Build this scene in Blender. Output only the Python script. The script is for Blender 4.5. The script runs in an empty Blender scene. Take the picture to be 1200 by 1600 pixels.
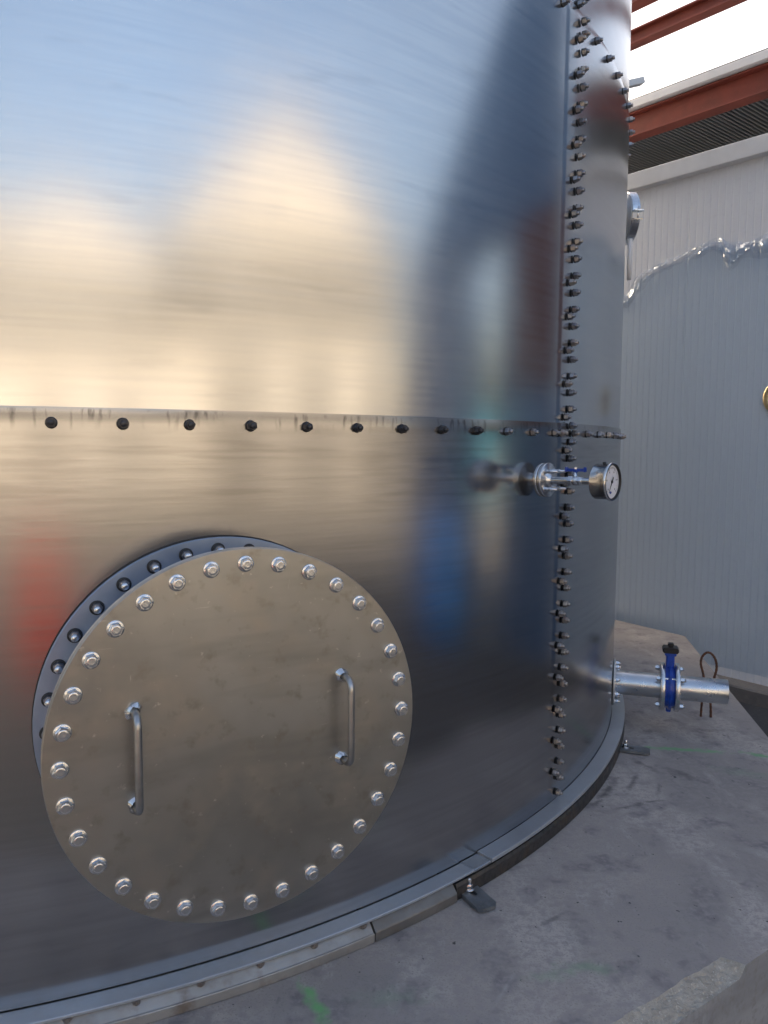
import bpy, math, random
from mathutils import Vector, Matrix, noise as mnoise
R_ = math.radians
random.seed(7)
scene = bpy.context.scene
COL = scene.collection

# ------------------------------------------------------------------ camera
CZ = 1.313
PITCH, ROLL = 0.0884, 0.0066
cp, sp = math.cos(PITCH), math.sin(PITCH)
Fv = Vector((0, cp, -sp)); Uv = Vector((0, sp, cp)); Xv = Vector((1, 0, 0))
Rv = math.cos(ROLL) * Xv + math.sin(ROLL) * Uv
Uv = math.cos(ROLL) * Uv - math.sin(ROLL) * Xv
cam_d = bpy.data.cameras.new('camera'); cam = bpy.data.objects.new('camera', cam_d); COL.objects.link(cam)
cam_d.sensor_fit = 'VERTICAL'; cam_d.sensor_height = 36.0; cam_d.sensor_width = 27.0; cam_d.lens = 27.0
cam_d.clip_start = 0.05; cam_d.clip_end = 2000
mw = Matrix((Rv, Uv, -Fv)).transposed().to_4x4(); mw.translation = (0, 0, CZ)
cam.matrix_world = mw
scene.camera = cam

# ------------------------------------------------------------------ sky, sun, exposure
SUN_AZ, SUN_EL = R_(-27), R_(24)
world = bpy.data.worlds.new('World'); scene.world = world; world.use_nodes = True
wn = world.node_tree.nodes; wl = world.node_tree.links
sky = wn.new('ShaderNodeTexSky'); sky.sky_type = 'NISHITA'; sky.sun_disc = False
sky.sun_elevation = SUN_EL; sky.sun_rotation = SUN_AZ
sky.air_density = 1.0; sky.dust_density = 9.0; sky.ozone_density = 0.15
bg = wn['Background']; bg.inputs[1].default_value = 0.15
wl.new(sky.outputs[0], bg.inputs[0])
sun_d = bpy.data.lights.new('sun', 'SUN'); sun_d.energy = 2.0; sun_d.angle = R_(0.5); sun_d.color = (1.0, 0.91, 0.79)
sun = bpy.data.objects.new('sun', sun_d); COL.objects.link(sun)
sv = Vector((math.sin(SUN_AZ) * math.cos(SUN_EL), math.cos(SUN_AZ) * math.cos(SUN_EL), math.sin(SUN_EL)))
sun.rotation_euler = sv.to_track_quat('Z', 'Y').to_euler()
sun.location = sv * 60
vs = scene.view_settings
vs.view_transform = 'Standard'; vs.look = 'None'; vs.gamma = 1.0; vs.use_curve_mapping = False
vs.exposure = 1.55

# ------------------------------------------------------------------ tank geometry constants
R = 2.975
AX = Vector((-1.761, 4.409, 0))
def cyl(a, z, r=R):
    a = R_(a); return Vector((AX.x + r * math.cos(a), AX.y + r * math.sin(a), z))
def radial(a):
    a = R_(a); return Vector((math.cos(a), math.sin(a), 0))
def frame(P, zdir, up=Vector((0, 0, 1))):
    """matrix with local Z along zdir, local Y near up"""
    z = zdir.normalized(); x = up.cross(z).normalized(); y = z.cross(x)
    m = Matrix((x, y, z)).transposed().to_4x4(); m.translation = P
    return m
# wall line of the panel building
WN = Vector((math.sin(R_(50)), math.cos(R_(50)), 0)); WU = Vector((-math.sin(R_(40)), math.cos(R_(40)), 0)); WD = 5.145
def wp(s, z, off=0.0): return WN * (WD + off) + WU * s + Vector((0, 0, z))
GZ = -0.37

# ------------------------------------------------------------------ materials
def mat(name, base=(.5, .5, .5), rough=.5, metal=0., noise=None, bump=None, aniso=0., alpha=1., spec=.5, var=None, coat=0.):
    """noise=(scale xyz, colour2, lo, hi); bump=(scale xyz, strength, distance); var=(scale xyz, rough amplitude)"""
    m = bpy.data.materials.new(name); m.use_nodes = True
    n = m.node_tree.nodes; l = m.node_tree.links; p = n['Principled BSDF']
    p.inputs['Base Color'].default_value = (*base, 1); p.inputs['Roughness'].default_value = rough
    p.inputs['Metallic'].default_value = metal; p.inputs['Specular IOR Level'].default_value = spec
    p.inputs['Alpha'].default_value = alpha
    if coat: p.inputs['Coat Weight'].default_value = coat
    tc = n.new('ShaderNodeTexCoord')
    def tex(scale, detail=3.5, rg=.6):
        mp = n.new('ShaderNodeMapping'); mp.inputs['Scale'].default_value = scale
        t = n.new('ShaderNodeTexNoise'); t.inputs['Scale'].default_value = 1.; t.inputs['Detail'].default_value = detail
        t.inputs['Roughness'].default_value = rg
        l.new(tc.outputs['Object'], mp.inputs[0]); l.new(mp.outputs[0], t.inputs[0]); return t
    last = None
    if noise:
        for (sc, c2, lo, hi) in (noise if isinstance(noise, list) else [noise]):
            t = tex(sc); r = n.new('ShaderNodeMapRange'); r.inputs[1].default_value = lo; r.inputs[2].default_value = hi
            l.new(t.outputs[0], r.inputs[0])
            mx = n.new('ShaderNodeMix'); mx.data_type = 'RGBA'
            l.new(r.outputs[0], mx.inputs[0])
            if last is None: mx.inputs[6].default_value = (*base, 1)
            else: l.new(last, mx.inputs[6])
            mx.inputs[7].default_value = (*c2, 1); last = mx.outputs[2]
        l.new(last, p.inputs['Base Color'])
    if var:
        acc = None
        for (sc, amp) in (var if isinstance(var, list) else [var]):
            t = tex(sc); r = n.new('ShaderNodeMapRange'); r.inputs[1].default_value = .3; r.inputs[2].default_value = .7
            r.inputs[3].default_value = -amp; r.inputs[4].default_value = amp
            l.new(t.outputs[0], r.inputs[0])
            ad = n.new('ShaderNodeMath'); ad.operation = 'ADD'
            l.new(r.outputs[0], ad.inputs[0])
            if acc is None: ad.inputs[1].default_value = rough
            else: l.new(acc, ad.inputs[1])
            acc = ad.outputs[0]
        l.new(acc, p.inputs['Roughness'])
    if bump:
        prev = None
        for (sc, st, di) in (bump if isinstance(bump, list) else [bump]):
            t = tex(sc); b = n.new('ShaderNodeBump'); b.inputs['Strength'].default_value = st; b.inputs['Distance'].default_value = di
            l.new(t.outputs[0], b.inputs['Height'])
            if prev: l.new(prev, b.inputs['Normal'])
            prev = b.outputs[0]
        l.new(prev, p.inputs['Normal'])
    if aniso:
        tg = n.new('ShaderNodeTangent'); tg.direction_type = 'RADIAL'; tg.axis = 'Z'
        p.inputs['Anisotropic'].default_value = aniso; l.new(tg.outputs[0], p.inputs['Tangent'])
    return m

M = {}
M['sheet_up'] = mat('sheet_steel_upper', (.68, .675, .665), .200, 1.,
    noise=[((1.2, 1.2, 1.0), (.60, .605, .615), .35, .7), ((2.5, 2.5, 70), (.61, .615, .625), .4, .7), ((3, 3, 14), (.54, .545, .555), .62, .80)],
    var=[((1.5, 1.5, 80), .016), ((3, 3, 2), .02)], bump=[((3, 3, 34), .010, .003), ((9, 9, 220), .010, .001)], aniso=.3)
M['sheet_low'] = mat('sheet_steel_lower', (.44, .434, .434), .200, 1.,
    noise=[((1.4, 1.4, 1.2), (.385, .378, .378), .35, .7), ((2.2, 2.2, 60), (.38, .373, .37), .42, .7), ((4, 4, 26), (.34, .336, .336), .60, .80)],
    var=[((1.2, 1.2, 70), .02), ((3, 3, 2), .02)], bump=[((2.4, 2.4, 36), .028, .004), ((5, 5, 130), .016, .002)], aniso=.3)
def seam_smears(m):
    # dark rub marks and sealant smears along the upper lap of the lower course, and rolling ripples just below it
    n = m.node_tree.nodes; l = m.node_tree.links; p = n['Principled BSDF']; src = p.inputs['Base Color'].links[0].from_socket
    tc = n.new('ShaderNodeTexCoord'); sx = n.new('ShaderNodeSeparateXYZ'); l.new(tc.outputs['Object'], sx.inputs[0])
    def zband(a, b, c, d):
        r1 = n.new('ShaderNodeMapRange'); r1.inputs[1].default_value = a; r1.inputs[2].default_value = b; l.new(sx.outputs[2], r1.inputs[0])
        r2 = n.new('ShaderNodeMapRange'); r2.inputs[1].default_value = c; r2.inputs[2].default_value = d; r2.inputs[3].default_value = 1; r2.inputs[4].default_value = 0; l.new(sx.outputs[2], r2.inputs[0])
        mu = n.new('ShaderNodeMath'); mu.operation = 'MULTIPLY'; l.new(r1.outputs[0], mu.inputs[0]); l.new(r2.outputs[0], mu.inputs[1]); return mu.outputs[0]
    def layer(src, scale, rot, lo, hi, band, col, st):
        mp = n.new('ShaderNodeMapping'); mp.inputs['Scale'].default_value = scale; mp.inputs['Rotation'].default_value = rot
        t = n.new('ShaderNodeTexNoise'); t.inputs['Scale'].default_value = 1; t.inputs['Detail'].default_value = 3
        l.new(tc.outputs['Object'], mp.inputs[0]); l.new(mp.outputs[0], t.inputs[0])
        r = n.new('ShaderNodeMapRange'); r.inputs[1].default_value = lo; r.inputs[2].default_value = hi; r.inputs[4].default_value = st; l.new(t.outputs[0], r.inputs[0])
        mu = n.new('ShaderNodeMath'); mu.operation = 'MULTIPLY'; l.new(r.outputs[0], mu.inputs[0]); l.new(band, mu.inputs[1])
        mx = n.new('ShaderNodeMix'); mx.data_type = 'RGBA'; l.new(mu.outputs[0], mx.inputs[0]); l.new(src, mx.inputs[6]); mx.inputs[7].default_value = (*col, 1)
        return mx.outputs[2]
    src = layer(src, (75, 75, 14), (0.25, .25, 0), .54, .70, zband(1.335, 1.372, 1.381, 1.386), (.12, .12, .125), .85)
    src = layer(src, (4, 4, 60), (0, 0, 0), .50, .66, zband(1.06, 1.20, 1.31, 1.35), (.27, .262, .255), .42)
    l.new(src, p.inputs['Base Color'])
seam_smears(M['sheet_low'])
M['zinc'] = mat('bright_zinc', (.74, .75, .77), .26, 1., noise=((60, 60, 60), (.60, .61, .63), .4, .7), bump=((220, 220, 220), .12, .001))
M['zinc_dull'] = mat('galvanised_steel', (.58, .60, .62), .38, .55, noise=[((7, 7, 7), (.46, .48, .50), .35, .7), ((40, 40, 40), (.52, .53, .54), .4, .7)], var=((20, 20, 20), .06))
M['dark_nut'] = mat('dark_zinc_nut', (.34, .34, .36), .36, 1., noise=((90, 90, 90), (.20, .19, .20), .4, .7), bump=((300, 300, 300), .15, .001))
M['rust_nut'] = mat('brown_plated_nut', (.44, .40, .37), .40, 1., noise=((90, 90, 90), (.33, .285, .26), .4, .7), bump=((300, 300, 300), .15, .001))
M['black_nut'] = mat('black_coated_nut', (.06, .06, .065), .38, .5, noise=((90, 90, 90), (.035, .035, .04), .4, .7), bump=((300, 300, 300), .15, .001))
M['washer'] = mat('black_rubber_washer', (.018, .018, .02), .55)
M['cover'] = mat('cover_plate_steel', (.50, .495, .475), .335, 1.,
    noise=[((2.6, 2.6, 2.6), (.38, .375, .36), .40, .60), ((6, 6, 6), (.49, .46, .415), .46, .66), ((1.5, 9, 1.5), (.36, .355, .34), .5, .68), ((20, 20, 20), (.37, .35, .315), .56, .70), ((8, 110, 8), (.62, .61, .59), .69, .76), ((90, 10, 8), (.62, .61, .59), .71, .78), ((45, 45, 45), (.66, .64, .60), .66, .74)],
    var=[((5, 5, 5), .03), ((25, 25, 25), .015)])
M['flange_blue'] = mat('flange_steel', (.36, .44, .58), .40, .75, noise=((10, 10, 10), (.29, .36, .48), .35, .7), var=((18, 18, 18), .06))
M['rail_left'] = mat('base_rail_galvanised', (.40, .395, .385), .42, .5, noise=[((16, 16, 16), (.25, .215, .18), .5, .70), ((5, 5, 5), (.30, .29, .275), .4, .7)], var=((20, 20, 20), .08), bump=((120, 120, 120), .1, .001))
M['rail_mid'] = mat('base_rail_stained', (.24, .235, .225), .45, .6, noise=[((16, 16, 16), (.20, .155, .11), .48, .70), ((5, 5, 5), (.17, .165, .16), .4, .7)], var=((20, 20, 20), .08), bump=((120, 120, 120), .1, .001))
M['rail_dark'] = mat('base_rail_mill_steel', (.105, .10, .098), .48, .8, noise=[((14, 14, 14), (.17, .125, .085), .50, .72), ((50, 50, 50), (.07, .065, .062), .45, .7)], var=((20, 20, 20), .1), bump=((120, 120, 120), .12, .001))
M['pipe_steel'] = mat('galvanised_pipe', (.58, .61, .65), .30, 1., noise=[((9, 9, 9), (.50, .52, .55), .35, .7), ((60, 60, 60), (.55, .57, .60), .4, .7)], var=((20, 20, 20), .05))
M['band'] = mat('flange_band_steel', (.52, .56, .61), .36, .62, noise=[((6, 6, 6), (.44, .47, .51), .35, .7), ((40, 40, 40), (.48, .51, .55), .4, .7)], var=((20, 20, 20), .06))
M['clamp_steel'] = mat('clamp_mill_steel', (.25, .27, .29), .45, .6, noise=[((20, 20, 20), (.17, .18, .19), .4, .65), ((60, 60, 60), (.30, .27, .24), .6, .75)], bump=((120, 120, 120), .1, .001))
M['gasket'] = mat('black_gasket', (.012, .012, .013), .6)
M['blue_paint'] = mat('blue_enamel', (.004, .055, .40), .35, 0., noise=((40, 40, 40), (.003, .04, .29), .4, .7), coat=.3)
M['black_plastic'] = mat('black_plastic', (.012, .012, .014), .4, bump=((200, 200, 200), .1, .001))
M['dial'] = mat('white_dial', (.74, .74, .78), .5)
M['ink'] = mat('black_ink', (.012, .012, .015), .5)
M['blue_ink'] = mat('blue_ink', (.02, .06, .35), .5)
M['chrome'] = mat('polished_steel', (.70, .70, .70), .14, 1., var=((40, 40, 40), .03))
M['brass'] = mat('brass', (.55, .47, .30), .3, 1., noise=((40, 40, 40), (.42, .34, .2), .4, .7))
M['rebar'] = mat('rusty_rebar', (.15, .06, .032), .75, .2, noise=((60, 60, 60), (.075, .04, .026), .4, .65), bump=((300, 300, 300), .5, .002))
M['panel'] = mat('white_panel_paint', (.74, .765, .815), .42, noise=[((1.1, 1.1, .7), (.71, .735, .785), .35, .7), ((40, 40, .6), (.66, .685, .74), .55, .8)], bump=((90, 90, 2), .04, .001))
M['flashing'] = mat('grey_flashing', (.72, .73, .75), .4, .0, noise=((4, 4, 4), (.64, .65, .67), .4, .7))
M['red_steel'] = mat('red_oxide_primer', (.22, .045, .03), .6, noise=[((5, 5, 5), (.15, .034, .024), .4, .7), ((40, 40, 40), (.25, .07, .045), .6, .8)], bump=((90, 90, 90), .1, .001))
M['deck'] = mat('galvanised_deck', (.22, .23, .25), .42, .7, noise=((12, 12, 12), (.22, .225, .24), .35, .7))
M['kerb'] = mat('kerb_concrete', (.19, .175, .165), .85, noise=[((4, 4, 4), (.13, .12, .115), .35, .7), ((40, 40, 40), (.21, .195, .18), .5, .75)], bump=((60, 60, 60), .4, .004))
M['aggregate'] = mat('broken_concrete', (.44, .415, .37), .9, noise=[((28, 28, 28), (.34, .315, .275), .4, .65), ((120, 120, 120), (.68, .65, .58), .58, .72)], bump=[((70, 70, 70), .9, .012), ((240, 240, 240), .6, .004)])
M['yard'] = mat('yard_ground', (.19, .175, .152), .9, noise=[((.25, .25, .25), (.20, .18, .15), .35, .7), ((4, 4, 4), (.22, .20, .172), .5, .75), ((40, 40, 40), (.125, .117, .105), .55, .8)], bump=((30, 30, 30), .4, .01))
M['cream'] = mat('cream_render', (.40, .382, .355), .85, noise=((.5, .5, .5), (.35, .333, .308), .35, .7), bump=((20, 20, 20), .1, .004))
M['greyroof'] = mat('grey_roof_sheet', (.17, .16, .15), .7, noise=((.8, .8, .8), (.13, .12, .11), .35, .7))
M['browngrey'] = mat('brown_grey_cladding', (.095, .092, .088), .7, noise=((.6, .6, .6), (.075, .073, .07), .35, .7))
M['glass_dark'] = mat('dark_window_glass', (.02, .025, .03), .08)
M['navy'] = mat('navy_cladding', (.085, .17, .33), .55, noise=((.9, .9, .9), (.06, .125, .25), .35, .7))
M['maroon'] = mat('maroon_cladding', (.12, .035, .035), .6, noise=((1.2, 1.2, 1.2), (.09, .03, .03), .35, .7))
M['cyan'] = mat('cyan_paint', (.08, .42, .60), .5)
M['red_paint'] = mat('red_paint', (.85, .06, .03), .45)
M['blue_plastic'] = mat('blue_plastic', (.03, .30, .90), .4)
M['wood'] = mat('plank_wood', (.30, .20, .11), .8, noise=((3, 30, 3), (.20, .13, .07), .4, .7))
M['handle_steel'] = mat('dull_handle_steel', (.46, .46, .46), .32, 1., noise=((30, 30, 30), (.38, .38, .38), .4, .7), bump=((200, 200, 200), .1, .001))
M['asphalt'] = mat('asphalt_path', (.075, .072, .075), .9, noise=[((2, 2, 2), (.05, .05, .054), .35, .7), ((60, 60, 60), (.10, .095, .09), .5, .8)], bump=((60, 60, 60), .5, .006))
M['hose'] = mat('white_plastic', (.72, .72, .73), .45)

def film_mat(name='clear_film', tint=(.975, .98, .99), rough=.12, gain=.55, base=.07):
    m = bpy.data.materials.new(name); m.use_nodes = True
    n = m.node_tree.nodes; l = m.node_tree.links; n.remove(n['Principled BSDF'])
    g = n.new('ShaderNodeBsdfGlossy'); g.inputs['Roughness'].default_value = rough; g.inputs['Color'].default_value = (.9, .93, .97, 1)
    t = n.new('ShaderNodeBsdfTransparent'); t.inputs['Color'].default_value = (*tint, 1)
    f = n.new('ShaderNodeLayerWeight'); f.inputs['Blend'].default_value = .12
    ab = n.new('ShaderNodeMath'); ab.operation = 'MULTIPLY_ADD'; ab.inputs[1].default_value = gain; ab.inputs[2].default_value = base; l.new(f.outputs['Facing'], ab.inputs[0])
    mx = n.new('ShaderNodeMixShader'); l.new(ab.outputs[0], mx.inputs[0]); l.new(t.outputs[0], mx.inputs[1]); l.new(g.outputs[0], mx.inputs[2])
    l.new(mx.outputs[0], n['Material Output'].inputs[0])
    return m
M['film'] = film_mat(tint=(.93, .945, .965), rough=.10, gain=.55, base=.09)
M['film_flat'] = film_mat('protective_film', (.85, .91, .96), .2)

def plinth_mat():
    m = mat('plinth_concrete', (.40, .358, .328), .78,
        noise=[((1.1, 1.1, 1.1), (.30, .275, .26), .42, .58), ((3.4, 1.6, 2.0), (.48, .435, .40), .50, .64),
               ((8, 8, 8), (.23, .21, .21), .53, .66), ((11, 4.5, 6), (.47, .43, .405), .58, .74), ((170, 170, 170), (.26, .235, .23), .52, .72), ((45, 45, 45), (.34, .305, .295), .45, .65), ((22, 9, 9), (.16, .148, .145), .66, .78),
               ((34, 34, 34), (.07, .07, .072), .69, .715)],
        bump=[((14, 14, 14), .35, .006), ((90, 90, 90), .35, .002)], var=((3, 3, 3), .1))
    n = m.node_tree.nodes; l = m.node_tree.links; p = n['Principled BSDF']
    tc = n.new('ShaderNodeTexCoord'); src = p.inputs['Base Color'].links[0].from_socket
    nz = n.new('ShaderNodeTexNoise'); nz.inputs['Scale'].default_value = 26.; nz.inputs['Detail'].default_value = 5.
    l.new(tc.outputs['Object'], nz.inputs[0])
    # sprayed marks (green survey paint) and dark boot scuffs: position, angle, half sizes, colour, strength
    marks = [((-.155, 1.70), -62, .08, .026, (.18, .50, .18), .85), ((1.30, 3.23), -8, .26, .026, (.16, .42, .18), .75),
             ((1.63, 3.16), -35, .12, .026, (.16, .42, .18), .75), ((.53, 1.83), -5, .09, .03, (.20, .36, .20), .4), ((.42, 1.80), 10, .07, .03, (.20, .36, .20), .3),
             ((.02, 1.72), 5, .12, .04, (.20, .33, .20), .25), ((1.45, 3.0), -20, .15, .05, (.20, .34, .20), .25),
             ((.86, 2.83), 55, .16, .020, (.05, .05, .052), .7), ((.98, 2.90), 62, .12, .014, (.05, .05, .052), .6), ((.78, 2.72), 40, .10, .016, (.06, .06, .06), .6),
             ((.90, 2.70), 20, .10, .012, (.06, .06, .06), .55), ((1.0, 2.74), 12, .09, .010, (.06, .06, .06), .5), ((1.06, 2.84), 70, .09, .012, (.06, .06, .06), .5),
             ((1.20, 2.98), -50, .12, .03, (.06, .06, .065), .55), ((1.09, 3.05), -60, .09, .022, (.05, .05, .053), .6), ((.48, 2.03), 35, .06, .010, (.07, .07, .07), .5),
             ((.66, 2.2), 30, .10, .010, (.44, .41, .39), .5), ((.30, 1.75), 60, .08, .008, (.46, .43, .41), .5), ((1.2, 2.4), -30, .14, .03, (.42, .39, .37), .4)]
    for (c, ang, a, b, colr, st) in marks:
        mp = n.new('ShaderNodeMapping'); mp.vector_type = 'TEXTURE'
        mp.inputs['Location'].default_value = (c[0], c[1], 0); mp.inputs['Rotation'].default_value = (0, 0, R_(ang)); mp.inputs['Scale'].default_value = (a, b, 1)
        l.new(tc.outputs['Object'], mp.inputs[0])
        ln = n.new('ShaderNodeVectorMath'); ln.operation = 'LENGTH'; l.new(mp.outputs[0], ln.inputs[0])
        ad = n.new('ShaderNodeMath'); ad.operation = 'MULTIPLY_ADD'; ad.inputs[1].default_value = 2.4; l.new(nz.outputs[0], ad.inputs[0])
        sb = n.new('ShaderNodeMath'); sb.operation = 'SUBTRACT'; sb.inputs[0].default_value = 0.35; l.new(ln.outputs['Value'], sb.inputs[1]); l.new(sb.outputs[0], ad.inputs[2])
        r = n.new('ShaderNodeMapRange'); r.inputs[1].default_value = .55; r.inputs[2].default_value = 1.5; r.inputs[3].default_value = 0; r.inputs[4].default_value = st
        l.new(ad.outputs[0], r.inputs[0])
        mx = n.new('ShaderNodeMix'); mx.data_type = 'RGBA'; l.new(r.outputs[0], mx.inputs[0]); l.new(src, mx.inputs[6]); mx.inputs[7].default_value = (*colr, 1)
        src = mx.outputs[2]
    l.new(src, p.inputs['Base Color'])
    return m
M['plinth'] = plinth_mat()
M['formed'] = mat('formed_concrete', (.31, .315, .33), .8, noise=[((2, 2, 9), (.23, .235, .245), .4, .65), ((14, 14, 3), (.39, .395, .41), .52, .7), ((50, 50, 50), (.22, .215, .21), .5, .75)], bump=[((20, 20, 20), .3, .005), ((100, 100, 100), .3, .002)])

# ------------------------------------------------------------------ mesh helpers
class MB:
    def __init__(s): s.v = []; s.f = []; s.smooth = []
    def add(s, vs_, fs, sm=False):
        o = len(s.v); s.v += [Vector(v) for v in vs_]
        for f in fs: s.f.append(tuple(i + o for i in f)); s.smooth.append(sm)
        return s
    def box(s, c, d, m=None, bev=0.0):
        x, y, z = d[0] / 2, d[1] / 2, d[2] / 2
        vs_ = []
        if bev <= 0:
            for k in (-z, z):
                for (i, j) in ((-x, -y), (x, -y), (x, y), (-x, y)): vs_.append(Vector((i, j, k)))
            fs = [(3, 2, 1, 0), (4, 5, 6, 7), (0, 1, 5, 4), (1, 2, 6, 5), (2, 3, 7, 6), (3, 0, 4, 7)]
        else:
            b = bev
            for (k, e) in ((-z, b), (-z + b, 0), (z - b, 0), (z, b)):
                for (i, j) in ((-x + e, -y + e), (x - e, -y + e), (x - e, y - e), (-x + e, y - e)): vs_.append(Vector((i, j, k)))
            fs = [(3, 2, 1, 0), (12, 13, 14, 15)]
            for r in range(3):
                for i in range(4):
                    a = r * 4 + i; a2 = r * 4 + (i + 1) % 4; fs.append((a, a2, a2 + 4, a + 4))
        vs_ = [v + Vector(c) for v in vs_]
        if m: vs_ = [m @ v for v in vs_]
        return s.add(vs_, fs)
    def lathe(s, prof, n=32, m=None, sm=True, phase=0.0, closed=False):
        """prof list of (r,z) round local Z"""
        vs_ = []; fs = []; k = len(prof)
        for i in range(n):
            a = 2 * math.pi * i / n + phase
            for (r, z) in prof: vs_.append(Vector((r * math.cos(a), r * math.sin(a), z)))
        for i in range(n):
            j = (i + 1) % n
            for q in range(k - 1 if not closed else k):
                q2 = (q + 1) % k
                if prof[q][0] < 1e-6 and prof[q2][0] < 1e-6: continue
                if prof[q][0] < 1e-6: fs.append((i * k + q, j * k + q2, i * k + q2))
                elif prof[q2][0] < 1e-6: fs.append((i * k + q, j * k + q, i * k + q2))
                else: fs.append((i * k + q, j * k + q, j * k + q2, i * k + q2))
        if m: vs_ = [m @ v for v in vs_]
        return s.add(vs_, fs, sm)
    def hexa(s, af, z0, z1, m=None, ch=.08, phase=0.):
        r = af / math.sqrt(3); h = z1 - z0
        prof = [(0, z0), (r, z0), (r, z1 - h * .22), (r * (1 - ch * 1.2), z1), (0, z1)]
        return s.lathe(prof, 6, m, False, phase)
    def tube(s, pts, r, n=10, m=None, caps=True):
        pts = [Vector(p) for p in pts]; vs_ = []; fs = []
        t0 = (pts[1] - pts[0]).normalized(); ref = Vector((0, 0, 1)) if abs(t0.z) < .9 else Vector((1, 0, 0))
        nx = t0.cross(ref).normalized()
        for i, p in enumerate(pts):
            t = (pts[min(i + 1, len(pts) - 1)] - pts[max(i - 1, 0)]).normalized()
            nx = (nx - t * nx.dot(t)).normalized(); ny = t.cross(nx)
            rr = r[i] if isinstance(r, (list, tuple)) else r
            for k in range(n):
                a = 2 * math.pi * k / n; vs_.append(p + nx * rr * math.cos(a) + ny * rr * math.sin(a))
        for i in range(len(pts) - 1):
            for k in range(n):
                k2 = (k + 1) % n; fs.append((i * n + k, i * n + k2, (i + 1) * n + k2, (i + 1) * n + k))
        if m: vs_ = [m @ v for v in vs_]
        s.add(vs_, fs, True)
        if caps:
            o = len(s.v) - len(vs_)
            s.f.append(tuple(o + k for k in reversed(range(n)))); s.smooth.append(False)
            s.f.append(tuple(o + (len(pts) - 1) * n + k for k in range(n))); s.smooth.append(False)
        return s
    def sweep(s, prof, a0, a1, n, sm=True, da0=0., ctr=AX):
        """closed profile of (r,z) swept round the tank axis from angle a0 to a1 (degrees)"""
        k = len(prof); vs_ = []; fs = []
        for i in range(n + 1):
            a = R_(a0 + (a1 - a0) * i / n)
            for (r, z) in prof: vs_.append(Vector((ctr.x + r * math.cos(a), ctr.y + r * math.sin(a), z)))
        for i in range(n):
            for q in range(k):
                q2 = (q + 1) % k; fs.append((i * k + q, (i + 1) * k + q, (i + 1) * k + q2, i * k + q2))
        s.add(vs_, fs, False)
        o = len(s.v) - len(vs_)
        s.f.append(tuple(o + q for q in range(k))); s.smooth.append(False)
        s.f.append(tuple(o + n * k + q for q in reversed(range(k)))); s.smooth.append(False)
        return s
    def prism(s, poly, z0, z1):
        k = len(poly); vs_ = [Vector((p[0], p[1], z0)) for p in poly] + [Vector((p[0], p[1], z1)) for p in poly]
        fs = [tuple(reversed(range(k))), tuple(range(k, 2 * k))] + [(i, (i + 1) % k, k + (i + 1) % k, k + i) for i in range(k)]
        return s.add(vs_, fs)
    def mesh(s, name, material):
        me = bpy.data.meshes.new(name); me.from_pydata([tuple(v) for v in s.v], [], s.f)
        me.polygons.foreach_set('use_smooth', s.smooth); me.materials.append(M[material] if isinstance(material, str) else material)
        me.update()
        return me
WM = {}
def place(name, data, parent=None, world=None):
    o = bpy.data.objects.new(name, data); COL.objects.link(o)
    world = world or Matrix.Identity(4)
    if parent is not None:
        o.parent = parent; o.matrix_parent_inverse = WM[parent.name].inverted()
    o.matrix_basis = world; WM[o.name] = world.copy()
    return o
def part(name, mb, material, parent=None, world=None): return place(name, mb.mesh(name, material), parent, world)
def thing(name, loc, label, cat, group=None):
    o = place(name, None, None, Matrix.Translation(loc)); o.empty_display_size = .1
    return tag(o, label, cat, group)
def tag(o, label, cat=None, group=None):
    o['label'] = label
    if cat: o['category'] = cat
    if group: o['group'] = group
    return o
def structure(o): o['kind'] = 'structure'; return o

# ================================================================== GROUND AND PLINTH
g = MB(); S = 300.
g.add([(-S, -S, GZ), (S, -S, GZ), (S, S, GZ), (-S, S, GZ)], [(0, 1, 2, 3)])
structure(part('ground', g, 'yard'))

g = MB(); g.add([wp(-7, GZ + .004, -.15), wp(14, GZ + .004, -.15), wp(14, GZ + .004, -2.6), wp(-7, GZ + .004, -2.6)], [(0, 1, 2, 3)]); structure(part('asphalt_path', g, 'asphalt'))
plinth = thing('concrete_plinth', Vector((AX.x, AX.y, GZ)), 'broad octagonal grey concrete plinth under the steel tank, its near edge chipped', 'plinth')
AP = 3.637
oct_ = []
for k in range(8):
    a = R_(-33 + 45 * k); oct_.append(Vector((AX.x + AP / math.cos(R_(22.5)) * math.cos(a), AX.y + AP / math.cos(R_(22.5)) * math.sin(a), 0)))
# edge of the chipped side: vertex 7 (angle -78) -> vertex 0 (-33)
e0, e1 = oct_[7], oct_[0]; ed = (e1 - e0).normalized(); en = Vector((ed.y, -ed.x, 0))
def along(p): return (Vector((p[0], p[1], 0)) - e0).dot(ed)
c_a, c_b = along((.30, 1.43)), along((.906, 1.875))
NCH = 60
chip = [];
for i in range(NCH + 1):
    t = i / NCH; s_ = c_a + (c_b - c_a) * t
    taper = min(1, (1 - t) * 34) * min(1, t * 6)
    w = (.056 + .006 * mnoise.noise(Vector((s_ * 9, 1.3, 0))) + .006 * mnoise.noise(Vector((s_ * 31, 4.3, 0)))) * taper
    h = (.030 + .004 * mnoise.noise(Vector((s_ * 8, 8.3, 0))) + .004 * mnoise.noise(Vector((s_ * 27, 2.1, 0)))) * taper
    chip.append((s_, max(w, 0), max(h, 0)))
top_in = [e0 + ed * s_ - en * w for (s_, w, h) in chip]
low_out = [e0 + ed * s_ - Vector((0, 0, h)) for (s_, w, h) in chip]
pb = MB()
ring = [oct_[k] for k in range(8)] + top_in       # order: v0..v7 then along the edge back to v0
kk = len(ring); pb.add(ring, [tuple(range(kk))])
zb = GZ - .05
for k in range(7):
    a, b = oct_[k], oct_[k + 1]
    pb.add([a, b, Vector((b.x, b.y, zb)), Vector((a.x, a.y, zb))], [(3, 2, 1, 0)])
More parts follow.
